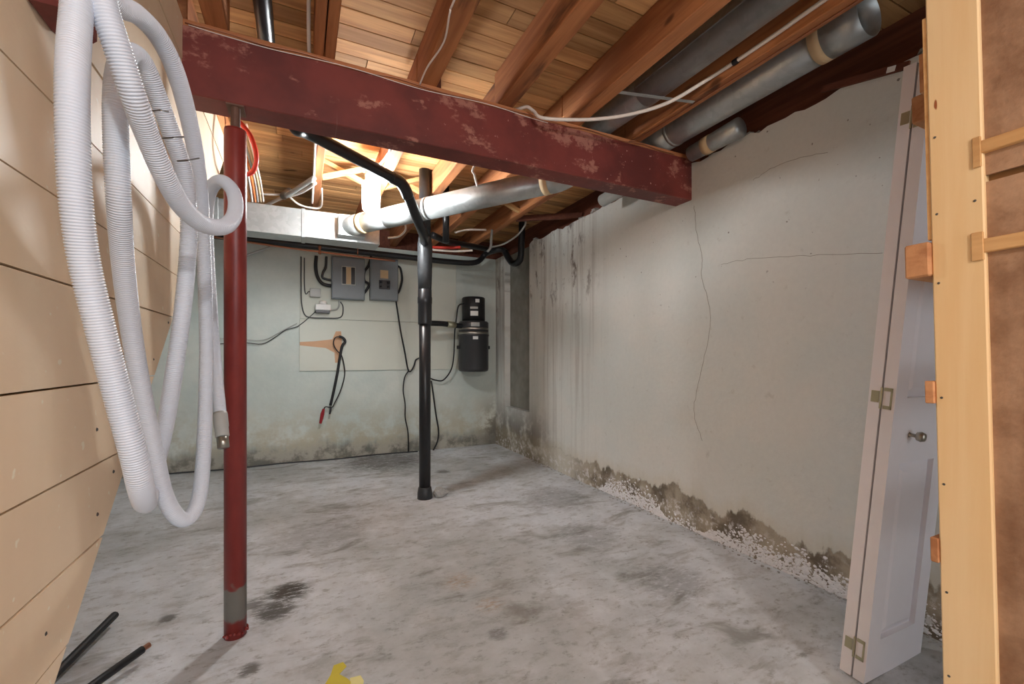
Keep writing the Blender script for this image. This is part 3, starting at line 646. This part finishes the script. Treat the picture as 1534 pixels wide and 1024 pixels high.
# wires behind the column
run('red_hose', [(PD(346, 160, 2.4).x, PD(346, 160, 2.4).y, ZD+.01), tuple(PD(350, 172, 2.4)), tuple(PD(362, 186, 2.4)), tuple(PD(376, 205, 2.4)), tuple(PD(384, 232, 2.4)), tuple(PD(382, 250, 2.42)), tuple(PD(374, 260, 2.44)), tuple(PD(352, 263, 2.46))], .0125, 'red', 'bright red flexible line curving down behind the red column', cat='hose')
for i, (mt, lb) in enumerate((('cable', 'white wire nearest the column in the hanging bundle'), ('orange', 'orange wire in the bundle behind the red column'), ('lgrey', 'grey wire in the bundle behind the red column'), ('tape', 'tan wire in the bundle behind the red column'), ('cable', 'outer white wire of the bundle under the red line'))):
    o = i*4.2
    run('hanging_wire', [tuple(PD(352+o, 185, 2.6)), tuple(PD(359+o, 215, 2.65)), tuple(PD(368+o, 248, 2.75)), tuple(PD(374+o, 275, 2.9+.03*i)), tuple(PD(378+o, 302, 3.1+.05*i))], .006+.001*(i % 2), mt, lb, cat='wire')
cd = thing('conduit_pair', 'pair of pale grey conduits sloping toward the rectangular duct', 'conduit', PD(430, 290, 3.4))
put('conduit', tube(spline([tuple(PD(470, 267, 3.0)), tuple(PD(445, 283, 3.25)), tuple(PD(428, 294, 3.4))], 5), .018, 10), 'lgrey', cd, True)
put('conduit', tube(spline([tuple(PD(472, 274, 3.05)), tuple(PD(450, 288, 3.3)), tuple(PD(420, 297, 3.45)), tuple(PD(396, 308, 3.6)), tuple(PD(366, 313, 3.7))], 5), .013, 10), 'cable', cd, True)
put('connector', tube([PD(424, 294, 3.42), PD(434, 286, 3.36)], .028, 10), 'steel', cd, True)
run('thin_wire', [tuple(PD(388, 290, 3.4)), tuple(PD(405, 291, 3.4)), tuple(PD(424, 291, 3.42))], .008, 'cable', 'thin white wire from the bundle to the conduit connector', cat='wire')
run('thin_wire', [tuple(PD(435, 296, 3.55)), tuple(PD(448, 306, 3.6)), tuple(PD(466, 311, 3.65)), tuple(PD(481, 309, 3.65)), tuple(PD(482, 282, 3.4))], .008, 'cable', 'thin white wire drooping over the rectangular duct', cat='wire')
run('thin_wire', [tuple(PY(350, 390, 4.9)), tuple(PY(378, 379, 4.9)), tuple(PY(405, 370, 4.9))], .012, 'lgrey', 'pale pipe end slanting under the rectangular duct by the column', cat='pipe')

# ------------------------------------------------------------------ white corrugated hose
OD = .039
path = [(330, 622, 20.5), (325, 570, 20), (320, 510, 19.5), (315, 440, 20), (311, 370, 20.5), (310, 315, 21), (316, 283, 22), (331, 271, 22.5), (347, 283, 23), (353, 305, 24), (349, 327, 25.5), (333, 340, 28),
        (303, 335, 31), (272, 308, 34.5), (245, 260, 38.5), (222, 205, 42), (200, 145, 46), (177, 75, 49), (157, 15, 51), (144, -38, 52), (131, -55, 53), (120, -25, 54), (113, 40, 55), (109, 110, 57), (109, 190, 57), (113, 290, 56),
        (126, 390, 53.5), (150, 490, 50.5), (176, 590, 47.5), (200, 680, 45), (211, 730, 42.5), (217, 752, 38), (221, 752, 33), (225, 736, 30), (236, 690, 28), (249, 630, 28), (262, 550, 28.5), (273, 470, 28), (280, 400, 27.5), (283, 330, 27.5),
        (276, 262, 29), (258, 205, 31), (238, 150, 33), (220, 105, 35), (207, 84, 36.5), (193, 80, 38), (180, 96, 40), (174, 140, 42), (174, 210, 42), (178, 300, 41), (184, 390, 38), (196, 490, 34.5), (213, 590, 32), (232, 680, 30), (246, 740, 29),
        (262, 770, 28), (277, 778, 27), (291, 765, 26), (300, 735, 25), (305, 680, 24), (308, 600, 23), (309, 510, 22.5), (307, 420, 23), (303, 330, 24), (296, 250, 26), (282, 175, 28.5), (262, 105, 31.5), (237, 55, 34.5), (206, 22, 38), (180, 10, 41), (160, -10, 44), (150, -50, 46)]
raw = [PD(px, py, OD*FPX/wd*math.sqrt(1+((px-CX)/FPX)**2)) for px, py, wd in path]
for p in raw: p.x = max(p.x, XP+.026)
fine = [Vector(p) for p in spline(raw, 40)]
cum = [0.0]
for a, e in zip(fine, fine[1:]): cum.append(cum[-1]+(e-a).length)
STEP = .0046/4; n = int(cum[-1]/STEP); pts = []; k = 0
for i in range(n):
    s_ = i*STEP
    while cum[k+1] < s_: k += 1
    f = (s_-cum[k])/max(cum[k+1]-cum[k], 1e-9); pts.append(fine[k].lerp(fine[k+1], f))
rads = [OD/2*(1, .985, .865, .985)[i % 4] for i in range(n)]
hs = thing('corrugated_hose', 'coiled white corrugated vacuum hose hanging on the boarded stair side', 'hose', (-.3, 1.1, 1.7))
put('hose_wall', tube(pts, rads, 18), 'hose', hs, True)
e0, e1 = fine[0], (fine[0]-fine[12]).normalized()
put('cuff', tube([e0-e1*.01, e0, e0+e1*.04, e0+e1*.045, e0+e1*.075, e0+e1*.078], [.0205, .022, .022, .0205, .0205, .018], 24), 'lgrey', hs, True)
put('cuff_end', tube([e0+e1*.075, e0+e1*.115], .0175, 24), 'steel', hs, True)
for a, e, r in (((228, 166), (252, 167), .78), ((243, 207), (275, 205), .86), ((266, 241), (298, 237), .94)):
    put('wire_tie', tube([PD(*a, r+.02), PD((a[0]+e[0])/2, a[1]-1, r-.035), PD(*e, r+.02)], .0016, 6), 'nail', hs)
hk = thing('hose_bracket', 'dark red wooden bracket on the boards holding up the hose', 'bracket', (XP, 1.1, 1.74))
put('arm', box(XP, XP+.062, .97, 1.07, 1.675, 1.90, .006), 'beam', hk)

# ------------------------------------------------------------------ folded bifold door leaning by the post
dr = thing('bifold_door', 'white folded bifold door with small round knob leaning beside the post', 'door', (1.70, .82, 0), local=True)
dr.rotation_euler = (math.radians(4.6), math.radians(1.3), 0)
LW, LH, LT = .38, 2.03, .034
def frustum(b, u0, u1, v0, v1, yb, yf, ins):
    A = [b.verts.new((u, yb, v_)) for u, v_ in ((u0, v0), (u1, v0), (u1, v1), (u0, v1))]
    C = [b.verts.new((u, yf, v_)) for u, v_ in ((u0+ins, v0+ins), (u1-ins, v0+ins), (u1-ins, v1-ins), (u0+ins, v1-ins))]
    b.faces.new(A); b.faces.new(C)
    for i in range(4): b.faces.new((A[i], A[(i+1) % 4], C[(i+1) % 4], C[i]))
for li, y0 in enumerate((0, LT+.006)):
    b = box(0, LW, y0+.016, y0+LT, .004, LH); f0, f1 = y0, y0+.0165
    for u0, u1, v0, v1 in ((0, .075, .004, LH), (LW-.075, LW, .004, LH), (.075, LW-.075, .004, .14), (.075, LW-.075, .75, .97), (.075, LW-.075, 1.90, LH)): box(u0, u1, f0, f1, v0, v1, 0, b)
    lf = put('leaf', b, 'door', dr)
    for v0, v1 in ((.14, .75), (.97, 1.90)):
        b = bmesh.new(); frustum(b, .078, LW-.078, v0+.003, v1-.003, y0+.0165, y0+.003, .030); put('raised_panel', b, 'door', lf)
    if li == 0:
        b = lathe([(.010, 0), (.006, .004), (.006, .018), (.014, .022), (.017, .032), (.013, .042), (.004, .045)], (0, 0, 0), 18)
        bmesh.ops.rotate(b, verts=b.verts[:], matrix=Matrix.Rotation(math.radians(90), 3, 'X'), cent=(0, 0, 0))
        bmesh.ops.translate(b, verts=b.verts[:], vec=(.115, y0+.001, .845)); put('knob', b, 'steel', lf, True)
for v in (.11, .965, 1.86):
    b = box(-.0025, .0005, .008, .031, v-.035, v-.024); box(-.0025, .0005, .008, .031, v+.024, v+.035, 0, b); box(-.0025, .0005, .008, .013, v-.035, v+.035, 0, b)
    box(-.0025, .0005, .044, .066, v-.016, v+.022, 0, b); tube([(-.003, .0375, v-.035), (-.003, .0375, v+.035)], .0035, 8, True, b)
    put('hinge', b, 'brass', dr)

# ------------------------------------------------------------------ timber partition at the right
wp = thing('wall_partition', None, None, (1.41, .507, 0), kind='structure', local=True)
wp.rotation_euler = (math.radians(-1.15), 0, 0)
X0 = 0.0
put('post', box(0, .05, -.095, 0, .0, 2.36, .003), 'post', wp)
put('hardboard_panel', box(.012, .02, -1.9, -.09, 1.516, 2.34), 'hard', wp); put('hardboard_panel', box(.012, .02, -1.9, -.09, .0, 1.50), 'hard', wp)
put('hardboard_backing', box(.03, .035, -1.9, -.09, .0, 2.34), 'dark', wp)
for z0, z1, x in ((1.566, 1.594, -.003), (1.337, 1.368, -.003)): put('batten', box(x, .014, -1.9, -.078, z0, z1, .002), 'strip', wp)
put('batten_end', box(-.005, .01, -.093, -.079, 1.535, 1.605, .001), 'strip', wp)
put('batten_end', box(-.005, .01, -.093, -.073, 1.32, 1.385, .001), 'strip', wp)
put('rail', box(-.012, .60, .0, .05, 1.30, 1.385, .004), 'block', wp, label='rough rail end with a dark split')
put('rail', box(-.006, .60, .0, .018, .985, 1.04, .002), 'block', wp); put('rail', box(-.004, .60, .0, .016, .595, .655, .002), 'block', wp)
put('rail', box(.245, .62, .03, .13, 1.80, 1.88, .003), 'block', wp)
put('rail_support', box(.05, .40, .0, .034, 1.79, 1.89), 'block', wp)
put('edge_strip', box(.004, .02, -.001, .008, 1.392, 1.95), 'strip', wp)
b = bmesh.new()
for yy, z in ((-.012, 1.64), (-.012, 1.45), (-.012, 1.28), (-.012, 1.0), (-.012, .79), (-.012, .53), (-.012, .33), (-.08, 1.46)): lump((-.0005, yy, z), .0032, 1, 0, (.5, 1, 1), b)
put('nail_heads', b, 'nail', wp)

# ------------------------------------------------------------------ things on the floor
a = PZ(172, 925, .03); d_ = (PZ(88, 1003, .03)-a).normalized()
put('foam_tube', tube([a+Vector((0, 0, .012)), a+d_*.42+Vector((0, 0, -.008))], .0145, 12), 'black', label='black foam pipe tube lying on the floor by the stair boards', cat='tube')
a = PZ(222, 967, .05); d_ = (PZ(132, 1024, .05)-a).normalized()
t = thing('insulated_pipe', 'copper pipe in split black foam jutting out from under the stairs', 'pipe', a)
put('foam_sleeve', tube([a-d_*-.02, a+d_*.42+Vector((0, 0, -.033))], .0135, 12), 'black', t, True)
put('copper_core', tube([a-d_*.004+Vector((0, 0, .002)), a+d_*.42+Vector((0, 0, -.031))], .0095, 12), 'copper', t, True)
def flake(pts, mat, lab):
    q = [PZ(x, y, 0) for x, y in pts]; put('paint_skin', prism([(p.x, p.y) for p in q], 2, 0, .0025), mat, label=lab, cat='paint flake')
flake([(484, 1030), (495, 1012), (500, 997), (514, 992), (519, 998), (508, 1010), (521, 1017), (526, 1022), (520, 1034)], 'yellow', 'ragged yellow skin of dried paint on the concrete floor')
flake([(524, 1016), (540, 1012), (545, 1020), (543, 1034), (527, 1032)], 'pale', 'small pale yellow paint scrap beside the larger yellow skin')
for o in bpy.data.objects:
    if '_world' in o: del o['_world']
